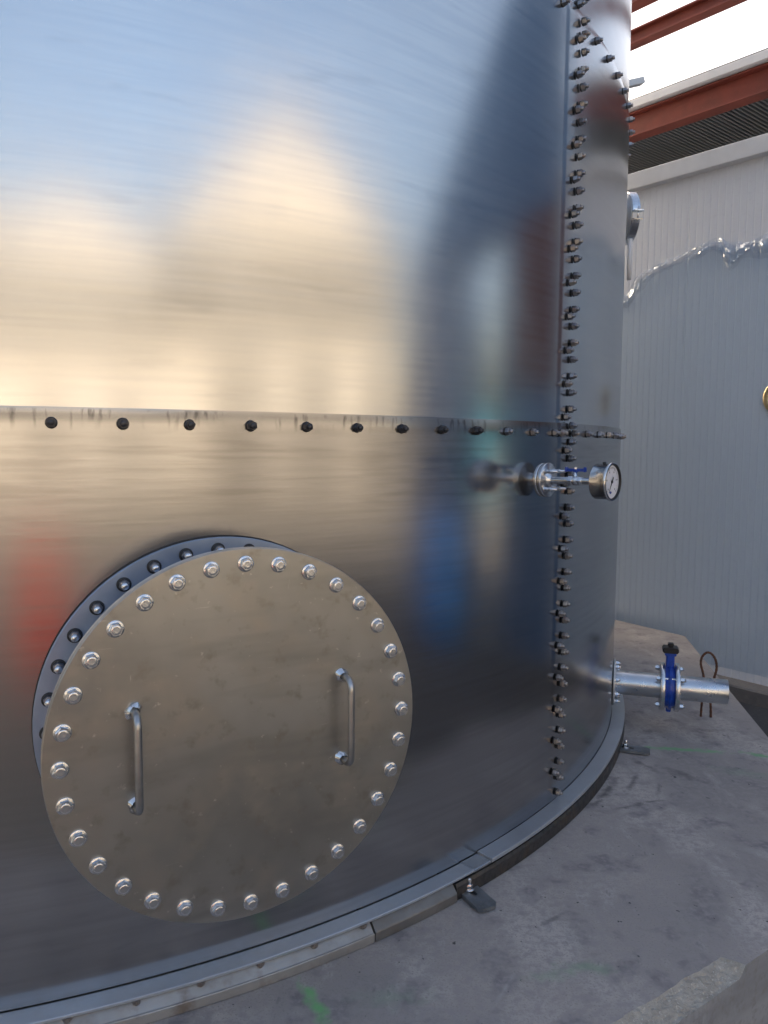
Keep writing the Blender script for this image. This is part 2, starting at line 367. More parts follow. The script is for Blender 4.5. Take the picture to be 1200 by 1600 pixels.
side = [e0, Vector((*top_in[0].xy, 0))] + low_out + [e1 - Vector((0, 0, 0)), Vector((e1.x, e1.y, zb)), Vector((e0.x, e0.y, zb))]
side[1] = e0 + ed * c_a
side.insert(len(side) - 3, e0 + ed * c_b)
part('plinth_block', pb, 'plinth', plinth)
pb = MB(); pb.add(side, [tuple(range(len(side)))])
part('plinth_face', pb, 'formed', plinth)
cb = MB(); NS = 9; cv = []
for i in range(NCH + 1):
    for j in range(NS + 1):
        t = j / NS; p = top_in[i].lerp(low_out[i], t)
        if 0 < j < NS:
            k_ = chip[i][1] / .056
            p += (en * .5 + Vector((0, 0, .8))) * (mnoise.noise(p * 45) * .004 + mnoise.noise(p * 130) * .004 - .003) * k_
        cv.append(p)
cb.add(cv, [(i * (NS + 1) + j, i * (NS + 1) + j + 1, (i + 1) * (NS + 1) + j + 1, (i + 1) * (NS + 1) + j) for i in range(NCH) for j in range(NS)])
o = part('broken_edge', cb, 'aggregate', plinth); o['label'] = 'pale strip of broken concrete with exposed aggregate'

# ================================================================== TANK
tank = thing('storage_tank', Vector((AX.x, AX.y, 0)), 'huge round bolted galvanised steel tank with a bolted manhole', 'tank')
TW = Matrix.Translation(Vector((AX.x, AX.y, 0)))
Z1, Z2, Z3, Z4 = 1.353, 2.700, 4.047, 5.394
LAP = .034; SEAM = -38.3; SPAN = 60.; TH = .0025
def sheet(z0, z1, rad, lean=True):
    """one rolled sheet from its outer (left) edge, lapping over its neighbour, in tank coordinates (angle 0 = left edge)"""
    n = 66; mb = MB(); vs_ = []
    lapdeg = math.degrees(.085 / R)
    degs = [0, .1, .2, .3, .4, .5, .6, .7, .8, 1.1, 1.4, 1.7, 2.0, 2.4, 3.0] + [3.0 + (SPAN + lapdeg - 3.0 - .3) * (i + 1) / n for i in range(n)]
    def off(d):
        if d < .6: return .0012 * (d / .6) ** 2 * (3 - 2 * d / .6)
        if d < 1.4: return .0012
        if d < 3.0:
            t = (d - 1.4) / 1.6; return .0012 * (1 - t * t * (3 - 2 * t))
        return 0.
    zs = [z0, z0 + .02, (z0 + z1) / 2, z1 - .075, z1 - .040, z1 - .016, z1]; dr = [0, 0, 0, 0, .0003, -.0004, -.0024]
    for d in degs:
        for z, e in zip(zs, dr):
            r = rad + off(d) + e; a = R_(d); vs_.append(Vector((r * math.cos(a), r * math.sin(a), z)))
    nz = len(zs); nd = len(degs)
    for d in degs:
        for z, e in ((z0, 0), (z1, dr[-1])):
            r = rad + off(d) - TH + e; a = R_(d); vs_.append(Vector((r * math.cos(a), r * math.sin(a), z)))
    fs = []; sm = []
    for i in range(nd - 1):
        for j in range(nz - 1): fs.append((i * nz + j, (i + 1) * nz + j, (i + 1) * nz + j + 1, i * nz + j + 1)); sm.append(True)
    mb.add(vs_, fs, True)
    o_ = nd * nz; f2 = []
    # rims (own vertices keep the edge crisp)
    rim = MB()
    for i in range(nd - 1):
        a, b = vs_[i * nz + nz - 1], vs_[(i + 1) * nz + nz - 1]; c, d_ = vs_[o_ + (i + 1) * 2 + 1], vs_[o_ + i * 2 + 1]
        rim.add([a, b, c, d_], [(0, 1, 2, 3)])
        a, b = vs_[i * nz], vs_[(i + 1) * nz]; c, d_ = vs_[o_ + (i + 1) * 2], vs_[o_ + i * 2]
        rim.add([a, b, c, d_], [(3, 2, 1, 0)])
        rim.add([vs_[o_ + i * 2], vs_[o_ + (i + 1) * 2], vs_[o_ + (i + 1) * 2 + 1], vs_[o_ + i * 2 + 1]], [(3, 2, 1, 0)])
    rim.add([vs_[0], vs_[nz - 1], vs_[o_ + 1], vs_[o_]], [(0, 1, 2, 3)])
    q = (nd - 1)
    rim.add([vs_[q * nz], vs_[q * nz + nz - 1], vs_[o_ + q * 2 + 1], vs_[o_ + q * 2]], [(3, 2, 1, 0)])
    mb.add(rim.v, rim.f, False)
    return mb
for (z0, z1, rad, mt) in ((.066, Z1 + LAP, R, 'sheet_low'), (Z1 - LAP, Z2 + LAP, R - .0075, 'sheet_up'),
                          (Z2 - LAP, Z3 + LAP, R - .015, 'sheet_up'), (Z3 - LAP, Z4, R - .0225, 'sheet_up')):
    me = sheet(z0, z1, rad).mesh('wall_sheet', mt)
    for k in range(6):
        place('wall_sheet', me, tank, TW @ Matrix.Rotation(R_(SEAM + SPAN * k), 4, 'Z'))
rf = MB(); rf.lathe([(R + .05, Z4 - .06), (R + .05, Z4), (0.0, Z4 + .55)], 96, TW, True); part('roof', rf, 'zinc_dull', tank)

# bolts -------------------------------------------------------------
def nut_meshes(matname):
    b = MB(); b.hexa(.0250, .003, .0185); b.lathe([(.0078, .0185), (.0078, .0275), (.0064, .0290), (0, .0290)], 12)
    return b.mesh('seam_bolt', matname)
bolt_me = nut_meshes('dark_nut'); bolt_me2 = nut_meshes('rust_nut'); bolt_me3 = nut_meshes('black_nut')
wb = MB(); wb.lathe([(0, 0), (.0152, 0), (.0156, .0014), (.0148, .0030), (.0, .0030)], 20); wash_me = wb.mesh('washer', 'washer')
def seam_bolt(a, z, rad, brown=False, wash=True, black=False):
    m = frame(cyl(a, z, rad), radial(a)) @ Matrix.Rotation(random.uniform(0, 1.05), 4, 'Z') @ Matrix.Scale(random.uniform(.80, .88), 4)
    b = place('seam_bolt', bolt_me3 if black else (bolt_me2 if brown else bolt_me), tank, m)
    if wash: place('washer', wash_me, b, m)
for k in range(-5, 24):
    a = -69.16 + 2.757 * k
    r = R + (.0055 if -38.3 < a < -35.4 else 0)
    if abs(a + 36.55) < .35: a -= .45
    seam_bolt(a, Z1, r, k > 9 and k % 3 == 0, True, k < 9)
seam_bolt(-38.0, Z1, R + .0055, True)
for k in range(-16, 12):
    a = -36.05 + 2.757 * k
    seam_bolt(a, Z2, R - .0075 + (.0055 if -38.3 < a < -35.4 else 0))
def vlean(z): return -36.82 + (z - 1.35) * .50
for i in range(-8, 46):
    z = 2.607 - .0558 * i
    if z < .09: break
    rr = (R if z < Z1 + LAP else (R - .0075 if z < Z2 + LAP else R - .015)) + .0048
    if abs(z - Z1) > .02 and abs(z - Z2) > .02: seam_bolt(vlean(z) + .30, z, rr, z < .95 or random.random() < .25)
    if i % 2 == 0:
        z2 = z + .0279
        rr = (R if z2 < Z1 + LAP else (R - .0075 if z2 < Z2 + LAP else R - .015)) + .0050
        seam_bolt(vlean(z2) - .36, z2, rr, z2 < .95 or random.random() < .25)

# base flange, rails ---------------------------------------------------
FZ = .063
fl = MB(); fl.sweep([(R + .002, FZ - .008), (R + .0530, FZ - .008), (R + .0545, FZ - .0065), (R + .0545, FZ - .0015), (R + .0530, FZ), (R + .002, FZ)], -190, -47.9, 160); part('base_flange', fl, 'band', tank)
fl = MB(); fl.sweep([(R + .003, FZ - .007), (R + .0560, FZ - .007), (R + .0575, FZ - .0055), (R + .0575, FZ + .001), (R + .0560, FZ + .0025), (R + .003, FZ + .0025)], -47.9, -46.42, 6); part('joint_plate', fl, 'zinc', tank)
fl = MB(); fl.sweep([(R + .002, FZ - .006), (R + .0575, FZ - .006), (R + .0590, FZ - .0045), (R + .0590, FZ + .0065), (R + .0575, FZ + .008), (R + .002, FZ + .008)], -46.36, 170, 240); part('base_flange', fl, 'band', tank)
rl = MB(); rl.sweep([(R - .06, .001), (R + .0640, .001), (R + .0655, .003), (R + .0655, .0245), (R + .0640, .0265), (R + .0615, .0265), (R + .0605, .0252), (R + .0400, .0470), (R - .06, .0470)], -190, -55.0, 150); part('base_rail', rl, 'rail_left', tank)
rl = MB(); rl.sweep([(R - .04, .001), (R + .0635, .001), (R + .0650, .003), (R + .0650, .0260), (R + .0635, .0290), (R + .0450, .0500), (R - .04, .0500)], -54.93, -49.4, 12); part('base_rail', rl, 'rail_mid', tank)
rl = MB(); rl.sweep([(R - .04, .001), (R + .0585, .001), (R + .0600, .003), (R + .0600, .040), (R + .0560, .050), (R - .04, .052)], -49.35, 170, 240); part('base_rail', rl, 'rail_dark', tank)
fb = MB(); fb.hexa(.017, 0, .010); fb.lathe([(.005, .010), (.005, .0135), (0, .014)], 10); fb_me = fb.mesh('flange_bolt', 'rust_nut')
for k in range(-5, 6):
    a = -69.23 + 2.757 * k
    place('flange_bolt', fb_me, tank, Matrix.Translation(cyl(a, FZ - .008, R + .0475)) @ Matrix.Rotation(math.pi, 4, 'X') @ Matrix.Rotation(random.uniform(0, 1), 4, 'Z'))

# manhole --------------------------------------------------------------
AC = -62.44; HC = .6934; PC = .2143; RCO = .4022; RBF = .403
CN = radial(AC); CC = cyl(AC, HC, R + PC); CM = frame(CC, CN)      # local X = horizontal to the right, Y = up, Z = out
def on_tank(s_, h_, lift):
    a = R_(AC) + math.asin(s_ / R); r = R + lift
    return Vector((AX.x + r * math.cos(a), AX.y + r * math.sin(a), HC + h_))
def curved_disc(r_in, r_out, l0, l1, n=96):
    mb = MB(); vs_ = []
    for i in range(n):
        t = 2 * math.pi * i / n
        for (r, l) in ((r_in, l0), (r_out, l0), (r_out, l1 - .0015), (r_out - .0015, l1), (r_in, l1)): vs_.append(on_tank(r * math.cos(t), r * math.sin(t), l))
    top = []
    for i in range(n):
        j = (i + 1) % n
        for q in range(4): top.append((i * 5 + q, j * 5 + q, j * 5 + q + 1, i * 5 + q + 1))
    mb.add(vs_, top, False)
    return mb
part('flange_gasket', curved_disc(.30, RBF + .003, .0006, .0040), 'gasket', tank)
mfl = part('manhole_flange', curved_disc(.30, RBF, .0042, .0150), 'flange_blue', tank)
mb_ = MB(); mb_.hexa(.0205, .004, .016); mb_.lathe([(.0070, .016), (.0070, .020), (0, .020)], 14); mn_me = mb_.mesh('flange_nut', 'dark_nut')
mw_ = MB(); mw_.lathe([(0, 0), (.0160, 0), (.0160, .003), (.0150, .004), (0, .004)], 22); mw_me = mw_.mesh('flange_nut_washer', 'washer')
st_ = MB(); st_.lathe([(.0079, .0165), (.0079, .0290), (.0068, .0308), (0, .0308)], 14); st_me = st_.mesh('stud_end', 'zinc')
for k in range(32):
    t = R_(90.8 + 11.25 * k); s_, h_ = .3745 * math.cos(t), .3745 * math.sin(t)
    a = AC + math.degrees(math.asin(s_ / R))
    m = frame(on_tank(s_, h_, .0152), radial(a)) @ Matrix.Rotation(random.uniform(0, 1), 4, 'Z')
    nb = place('flange_nut', mn_me, mfl, m)
    nb2 = place('flange_nut_washer', mw_me, mfl, m)
    place('stud_end', st_me, mfl, m @ Matrix.Translation((0, 0, .0005)))
nk = MB(); nk.lathe([(.315, -PC + .0), (.315, -.030)], 96, CM, True); part('manhole_neck', nk, 'flange_blue', tank)
ff = MB(); ff.lathe([(.31, -.030), (RCO - .002, -.030), (RCO - .001, -.029), (RCO - .001, -.0165), (RCO - .002, -.0155), (.31, -.0155)], 128, CM, False); part('neck_flange', ff, 'zinc_dull', tank)
fg = MB(); fg.lathe([(.31, -.0155), (RCO - .004, -.0155), (RCO - .004, -.0125), (.31, -.0125)], 128, CM, False); part('cover_gasket', fg, 'gasket', tank)
cv_ = MB(); cv_.lathe([(0, -.0125), (RCO - .0015, -.0125), (RCO, -.011), (RCO, -.0015), (RCO - .0015, 0), (.30, 0), (.15, 0), (0, 0)], 160, None, False)
cover = part('manhole_cover', cv_, 'cover', tank, CM)
cbm = MB(); cbm.lathe([(0, .0002), (.0172, .0002), (.0172, .0026), (.0165, .0032), (0, .0032)], 24); cbm.hexa(.0245, .0032, .0135)
cbm.lathe([(.0098, .0135), (.0094, .0140), (.0060, .0139), (0, .0139)], 18)
cb_me = cbm.mesh('cover_bolt', 'zinc')
for k in range(32):
    t = 1.5766 - 2 * math.pi * k / 32
    place('cover_bolt', cb_me, cover, CM @ Matrix.Translation((.3699 * math.cos(t), .3699 * math.sin(t), 0)) @ Matrix.Rotation(random.uniform(0, 1.05), 4, 'Z'))
def handle(x, y0, y1):
    H = .048; r = .0078; pts = [(x, y1, .002)]
    for (cx, cy, a0) in ((0, y1, 0), (0, y0, 1)):
        for q in range(7):
            t = math.pi / 2 * q / 6; rad = .022
            if a0 == 0: pts.append((x, y1 - rad + rad * math.cos(t), H - rad + rad * math.sin(t)))
            else: pts.append((x, y0 + rad - rad * math.sin(t), H - rad + rad * math.cos(t)))
    pts.append((x, y0, .002))
    mb = MB(); mb.tube(pts, r, 14)
    h = part('handle', mb, 'handle_steel', cover, CM)
    for y in (y0, y1):
        w = MB(); vs_ = []
        w.lathe([(.0150, .0003), (.0135, .0030), (.0105, .0062), (.0080, .0090)], 16, Matrix.Translation((x, y, 0)) @ Matrix.Rotation(random.random() * 6, 4, 'Z') @ Matrix.Scale(1.25, 4, Vector((1, 0, 0))))
        w.v = [v + Vector((random.uniform(-1, 1), random.uniform(-1, 1), random.uniform(-.4, .6))) * .0016 for v in w.v]
        part('weld_bead', w, 'chrome', h, CM)
handle(-.233, -.101, .093); handle(.219, -.089, .102)

# ================================================================== PRESSURE GAUGE
GA = -41.14; gP = cyl(GA, 1.203, R); GMx = frame(gP, radial(GA)) @ Matrix.Rotation(R_(-.5), 4, 'X')
gauge = thing('pressure_gauge', gP, 'round pressure gauge on a short flanged steel pipe with blue valve lever', 'gauge')
b = MB(); b.lathe([(.022, 0), (.022, .026), (.0525, .026), (.0535, .027), (.0535, .0355), (.0525, .0365), (.02, .0365)], 48); part('tank_flange', b, 'zinc', gauge, GMx)
b = MB(); b.lathe([(.02, .0365), (.0515, .0365), (.0515, .0395), (.02, .0395)], 48, None, False); part('gasket', b, 'gasket', gauge, GMx)
b = MB(); b.lathe([(.014, .0395), (.0530, .0395), (.0540, .0405), (.0540, .0510), (.0530, .0520), (.024, .0520), (.020, .058), (.0125, .064)], 48); part('pipe_flange', b, 'zinc', gauge, GMx)
for q in range(4):
    t = R_(45 + 90 * q); m = GMx @ Matrix.Translation((.039 * math.cos(t), .039 * math.sin(t), 0))
    b = MB(); b.lathe([(.0085, .052), (.0085, .0535), (0, .0535)], 16); b.hexa(.0130, .0535, .064); b.hexa(.0130, .067, .077); b.lathe([(.0040, .05), (.0040, .096), (0, .097)], 10)
    part('flange_bolt', b, 'zinc', gauge, m)
b = MB(); b.lathe([(.0115, .052), (.0115, .130)], 28); b.lathe([(.0108, .158), (.0108, .214)], 28); part('pipe', b, 'chrome', gauge, GMx)
b = MB(); b.hexa(.028, .122, .136); b.lathe([(.0130, .134), (.0145, .139), (.0145, .148), (.0125, .154)], 24); b.hexa(.025, .150, .163); b.lathe([(.012, .163), (.012, .167), (.0105, .168)], 20)
b.lathe([(.006, 0), (.006, .026), (0, .026)], 14, Matrix.Translation((0, .006, .143)) @ Matrix.Rotation(R_(-90), 4, 'X'))
vb = part('valve_body', b, 'zinc', gauge, GMx)
b = MB()   # butterfly lever: two wings and a hub
b.box((0, .031, .143), (.012, .009, .015), None, .002)
for sgn in (-1, 1):
    b.box((0, .033, .143 + sgn * .019), (.010, .009, .028), None, .003); b.box((0, .0345, .143 + sgn * .031), (.012, .015, .009), None, .003)
part('valve_lever', b, 'blue_paint', vb, GMx)
b = MB(); b.hexa(.010, 0, .006); part('lever_nut', b, 'zinc', vb, GMx @ Matrix.Translation((0, .0355, .143)) @ Matrix.Rotation(R_(-90), 4, 'X'))
GCX = GMx @ Matrix.Translation((0, 0, .006)) @ Matrix.Diagonal((.885, .885, .98, 1))
b = MB(); b.lathe([(.012, .205), (.030, .207), (.058, .210), (.0600, .213), (.0600, .256), (.0640, .257), (.0650, .259), (.0650, .2635), (.0635, .2655), (.0600, .2655), (.0575, .2620)], 64); case = part('gauge_case', b, 'chrome', gauge, GCX)
b = MB(); b.lathe([(.0602, .2660), (.0595, .2666), (.0560, .2620), (.0560, .2585)], 64); part('bezel', b, 'black_plastic', case, GCX)
b = MB(); b.lathe([(0, .2590), (.0575, .2590)], 48, None, False); part('dial', b, 'dial', case, GCX)
b = MB()
for q in range(51):
    t = R_(-135 + 270 * q / 50 - 90) ; t = R_(225 - 270 * q / 50); L = .0075 if q % 10 == 0 else (.0055 if q % 5 == 0 else .0035); w = .0016 if q % 10 == 0 else .0008
    b.box((.0490 - L / 2, 0, .2594), (L, w, .0003), Matrix.Rotation(t, 4, 'Z'))
part('dial_ticks', b, 'ink', case, GCX)
for q in range(6):      # small figure blocks under the long ticks
    b = MB()
    t = R_(225 - 270 * q / 5); c = Vector((.0355 * math.cos(t), .0355 * math.sin(t), .2594))
    b.box((c.x, c.y, .2594), (.0035, .0055, .0003)); part('dial_figure', b, 'ink', case, GCX)
b = MB(); b.lathe([(0, 0), (.0045, 0), (.0045, .0004), (0, .0004)], 14, Matrix.Translation((-.006, -.036, .2592)) @ Matrix.Scale(1.8, 4, Vector((1, 0, 0)))); part('dial_emblem', b, 'blue_ink', case, GCX)
b = MB(); pm = Matrix.Rotation(R_(237), 4, 'Z')
b.add([(pm @ Vector(v)) for v in ((-.018, .0026, .2612), (-.018, -.0026, .2612), (.043, -.0006, .2612), (.043, .0006, .2612), (-.018, .0026, .2618), (-.018, -.0026, .2618), (.043, -.0006, .2618), (.043, .0006, .2618))],
      [(3, 2, 1, 0), (4, 5, 6, 7), (0, 1, 5, 4), (1, 2, 6, 5), (2, 3, 7, 6), (3, 0, 4, 7)])
b.lathe([(.0055, .2605), (.0055, .2622), (.004, .2630), (0, .2630)], 18); part('pointer', b, 'ink', case, GCX)
b = MB(); b.lathe([(.006, 0), (.006, .005), (.004, .007), (0, .007)], 12, Matrix.Translation((0, .0595, .235)) @ Matrix.Rotation(R_(-90), 4, 'X')); part('filler_plug', b, 'black_plastic', case, GCX)

# ================================================================== OUTLET PIPE WITH BUTTERFLY VALVE
OA = -17.0; oP = cyl(OA, .204, R); OM = frame(oP, radial(OA))
outlet = thing('outlet_pipe', Vector((oP.x, oP.y, 0)), 'galvanised outlet pipe with blue butterfly valve sticking out of the tank foot', 'pipe')
b = MB(); b.lathe([(.05, .002), (.105, .002), (.106, .003), (.106, .010), (.105, .011), (.05, .011)], 56); part('mounting_plate', b, 'zinc_dull', outlet, OM)
b = MB(); b.lathe([(.05, .0), (.109, .0), (.109, .002), (.05, .002)], 56, None, False); part('plate_gasket', b, 'gasket', outlet, OM)
for q in range(8):
    t = R_(22.5 + 45 * q); b = MB(); b.lathe([(.012, .011), (.012, .0135), (0, .0135)], 14); b.hexa(.018, .0135, .025); b.lathe([(.0055, .025), (.0055, .034), (0, .034)], 10)
    part('plate_bolt', b, 'zinc', outlet, OM @ Matrix.Translation((.088 * math.cos(t), .088 * math.sin(t), 0)))
PR = .0555
b = MB(); b.lathe([(PR, .011), (PR, .212)], 40); part('pipe', b, 'pipe_steel', outlet, OM)
b = MB(); b.lathe([(PR, .290), (PR, .498), (PR - .0005, .4985), (PR - .0045, .4985), (PR - .0045, .30)], 40); part('pipe', b, 'pipe_steel', outlet, OM)
for (za, zb_) in ((.208, .228), (.272, .292)):
    b = MB(); b.lathe([(.05, za), (.108, za), (.110, za + .002), (.110, zb_ - .002), (.108, zb_), (.05, zb_)], 56); part('flange', b, 'zinc', outlet, OM)
b = MB(); b.lathe([(.05, .229), (.093, .229), (.096, .232), (.096, .268), (.093, .271), (.05, .271)], 48)
b.lathe([(.094, .243), (.1035, .245), (.1035, .255), (.094, .257)], 48)
b.box((0, .125, .25), (.040, .085, .036), None, .006); b.box((0, .158, .25), (.062, .012, .050), None, .003); b.box((0, -.104, .25), (.030, .022, .022), None, .004)
vbod = part('valve_body', b, 'blue_paint', outlet, OM)
b = MB(); b.box((0, .176, .25), (.066, .024, .070), None, .006); b.box((0, .190, .25), (.020, .016, .020), None, .003); b.box((0, .200, .25), (.028, .012, .026), None, .003)
part('valve_actuator', b, 'black_plastic', vbod, OM)
for q in range(4):
    t = R_(52 + 90 * q); m = OM @ Matrix.Translation((.090 * math.cos(t), .090 * math.sin(t), 0))
    b = MB(); b.hexa(.022, .1925, .2075, m=Matrix.Translation((0, 0, .0)) ); b.lathe([(.0072, .188), (.0072, .316), (0, .317)], 12); b.lathe([(0, .292), (.0145, .292), (.0145, .2945), (0, .2945)], 16); b.hexa(.022, .2945, .3085)
    part('valve_bolt', b, 'zinc', outlet, m)

# ================================================================== CLAMPED COUPLING (behind the curve of the tank)
KA = 4.0; kP = cyl(KA, 2.635, R - .01); KM = frame(kP, radial(KA)); KS = .215
coup = thing('clamped_nozzle', kP, 'zinc pipe nozzle with a bolted band clamp at the far side of the tank', 'nozzle')
b = MB(); b.lathe([(.122, 0), (.122, KS - .03), (.138, KS - .03), (.138, KS - .02), (.118, KS - .02), (.118, 0)], 48); part('nozzle_pipe', b, 'zinc_dull', coup, KM)
def half(z0, z1, a0, a1, r0, r1, n=24):
    mb = MB(); vs_ = []; pr = [(r0, z0), (r1 - .004, z0), (r1, z0 + .004), (r1, z1 - .004), (r1 - .004, z1), (r0, z1)]; k = 6
    for i in range(n + 1):
        a = R_(a0 + (a1 - a0) * i / n)
        for (r, z) in pr: vs_.append(Vector((r * math.cos(a), r * math.sin(a), z)))
    fs = [(i * k + q, (i + 1) * k + q, (i + 1) * k + (q + 1) % k, i * k + (q + 1) % k) for i in range(n) for q in range(k)]
    fs += [tuple(reversed(range(k))), tuple(n * k + q for q in range(k))]
    return mb.add(vs_, fs)
# camera-facing side of the ring is local -X ... lugs sit at that side
LUG = 188.0
for (a0, a1, lab) in ((LUG - 9 - 165, LUG - 9, 'upper'), (LUG + 9, LUG + 9 + 165, 'lower')):
    part('clamp_half', half(KS - .025, KS + .025, a0, a1, .139, .146), 'zinc', coup, KM)
for sgn in (-1, 1):
    m = KM @ Matrix.Rotation(R_(LUG + sgn * 7.5), 4, 'Z')
    b = MB(); b.box((.163, 0, KS), (.044, .006, .052), m, .001); part('clamp_lug', b, 'zinc', coup)
m = KM @ Matrix.Rotation(R_(LUG), 4, 'Z')
b = MB(); b.tube([(.166, -.045, KS), (.166, .045, KS)], .005, 10, m); b.hexa(.018, 0, .010, m @ Matrix.Translation((.166, .0225, KS)) @ Matrix.Rotation(R_(-90), 4, 'X')); b.hexa(.018, 0, .010, m @ Matrix.Translation((.166, -.0225, KS)) @ Matrix.Rotation(R_(90), 4, 'X')); part('clamp_bolt', b, 'zinc', coup)
b = MB(); b.tube([cyl(0.5, 2.47, R + .16), cyl(0.5, 2.245, R + .16)], .0125, 12); hz = part('overflow_hose', b, 'hose')
tag(hz, 'short white plastic tube hanging below the clamped nozzle at the tank edge', 'tube')
b = MB(); b.box((0, 0, .10), (.045, .030, .22), None, .004); b.tube([(0, 0, -.3), (0, 0, -.01)], .010, 8)
sr = part('support_arm', b, 'zinc_dull', None, frame(cyl(-6, 3.13, R - .065), (WU * -.35 + WN * .8 + Vector((0, 0, .28)))))
tag(sr, 'grey square steel bar end poking out beside the tank against the sky', 'bar')

# ================================================================== ANCHOR CLAMPS AND REBAR
def anchor(c, ang, label, w=.066, L=.170, tilt=0.):
    M0 = Matrix.Translation(Vector((c[0], c[1], .0))) @ Matrix.Rotation(R_(ang), 4, 'Z') @ Matrix.Rotation(tilt, 4, 'Y')
    t = thing('anchor_clamp', Vector((c[0], c[1], 0)), label, 'clamp', 'anchor clamps round the tank base')
    hw = w / 2; sl = .009
    # plate as a frame round a slot so the slot is real
    mb = MB()
    z0, z1 = .004, .014
    outer = [(-.02, -hw), (L - .012, -hw), (L, -hw + .012), (L, hw - .012), (L - .012, hw), (-.02, hw)]
    inner = [(.050, -sl), (.100, -sl), (.105, 0), (.100, sl), (.050, sl), (.045, 0)]
    order_o = [(-.02, -hw), (L - .012, -hw), (L, -hw + .012), (L, hw - .012), (L - .012, hw), (-.02, hw)]
    order_i = [(.050, -sl), (.100, -sl), (.105, -sl * .3), (.105, sl * .3), (.100, sl), (.050, sl)]
    vs_ = []
    for z in (z0, z1):
        for p in order_o: vs_.append((p[0], p[1], z))
        for p in order_i: vs_.append((p[0], p[1], z))
    fs = []
    for i in range(6):
        j = (i + 1) % 6
        fs += [(12 + i, 12 + j, 18 + j, 18 + i), (i, 6 + i, 6 + j, j), (i, j, 12 + j, 12 + i), (6 + i, 18 + i, 18 + j, 6 + j)]
    mb.add(vs_, fs)
    part('clamp_plate', mb, 'clamp_steel', t, M0)
    b = MB(); b.lathe([(.0, .0), (.0065, .0), (.0065, .046), (.0055, .048), (0, .048)], 12, Matrix.Translation((.070, 0, 0))); part('stud', b, 'zinc', t, M0)
    b = MB(); b.lathe([(.007, .0142), (.0155, .0142), (.0155, .0168), (.007, .0168)], 20, Matrix.Translation((.070, 0, 0))); b.hexa(.0195, .0168, .031, Matrix.Translation((.070, 0, 0))); part('nut', b, 'zinc', t, M0)
    b = MB(); b.box((-.012, 0, .028), (.050, w * .96, .026), None, .002); part('clamp_heel', b, 'rail_dark', t, M0)
anchor((.224, 2.208), -62, 'steel anchor clamp with a nut, the larger one, left of the outlet pipe')
anchor((.985, 3.240), -20, 'small far anchor clamp with a nut, just below the outlet pipe')
b = MB(); rp = []
bx, by = 1.574, 3.637
prof = [(-.024, -.01), (-.022, .06), (-.018, .12), (-.014, .165), (-.022, .215), (-.034, .26), (-.030, .295), (-.010, .318), (.012, .314), (.032, .285), (.038, .245), (.030, .200), (.020, .160), (.016, .10), (.020, .04), (.022, -.01)]
fine = []
for i in range(len(prof) - 1):
    p0 = prof[max(i - 1, 0)]; p1 = prof[i]; p2 = prof[i + 1]; p3 = prof[min(i + 2, len(prof) - 1)]
    for q in range(5):
        t = q / 5
        fine.append(tuple(.5 * ((2 * p1[k]) + (-p0[k] + p2[k]) * t + (2 * p0[k] - 5 * p1[k] + 4 * p2[k] - p3[k]) * t * t + (-p0[k] + 3 * p1[k] - 3 * p2[k] + p3[k]) * t ** 3) for k in (0, 1)))
fine.append(prof[-1])
b.tube([(bx + x * .96, by - x * .25, z) for (x, z) in fine], [.0052 + (.0010 if i % 2 else 0) for i in range(len(fine))], 8)
tag(part('rebar_loop', b, 'rebar'), 'rusty loop of bent rebar standing up from the concrete behind the outlet pipe', 'rebar')

# ================================================================== PANEL BUILDING
KZ = -.27
cold = thing('panel_building', wp(6, GZ), 'low white ribbed sandwich panel building with grey cap flashing behind the tank', 'building')
WTOP = 3.168
def wall_frame(s0): # local X runs toward the right of the photo (decreasing s), Y = up, Z = out towards the tank
    m = Matrix((-WU, Vector((0, 0, 1)), -WN)).transposed().to_4x4(); m.translation = wp(s0, 0)
    return m
def panel_mesh(w):
    mb = MB(); prof = [(.0, -.005), (.002, -.0015), (.006, 0)]; step = .05; x = .006
    n = int(round((w - .012) / step)); step = (w - .012) / n
    for i in range(n):
        x0 = .006 + i * step
        prof += [(x0 + step * .68, 0), (x0 + step * .76, -.0026), (x0 + step * .92, -.0026), (x0 + step, 0)]
    prof += [(w - .002, -.0015), (w, -.005)]
    zs = (KZ, WTOP + .02); vs_ = []
    for (px_, d) in prof:
        for z in zs: vs_.append((px_, z, d))
    fs = [(2 * i, 2 * i + 2, 2 * i + 3, 2 * i + 1) for i in range(len(prof) - 1)]
    return mb.add(vs_, fs).mesh('wall_panel', 'panel')
pm_ = panel_mesh(1.0); S_END = .85
for k in range(14):
    place('wall_panel', pm_, cold, wall_frame(S_END + 1 + k))
def wbox(name, s0, s1, z0, z1, o0, o1, mt, parent, bev=0.):
    mb = MB(); m = Matrix((WU, WN, Vector((0, 0, 1)))).transposed().to_4x4(); m.translation = WN * WD
    mb.box(((s0 + s1) / 2, (o0 + o1) / 2, (z0 + z1) / 2), (abs(s1 - s0), abs(o1 - o0), abs(z1 - z0)), m, bev)
    return part(name, mb, mt, parent)
wbox('core', S_END + .01, S_END + 13.9, KZ, WTOP - .01, .016, 4.5, 'panel', cold)
cf = wbox('cap_flashing', S_END - .05, S_END + 14, WTOP, WTOP + .115, -.07, .5, 'flashing', cold, .004)
wbox('roof_sheet', S_END, S_END + 13.9, WTOP - .008, WTOP + .05, .5, 4.5, 'flashing', cold)
wbox('kerb', S_END - .1, S_END + 14, GZ - .1, KZ, -.16, 4.55, 'kerb', cold, .01)
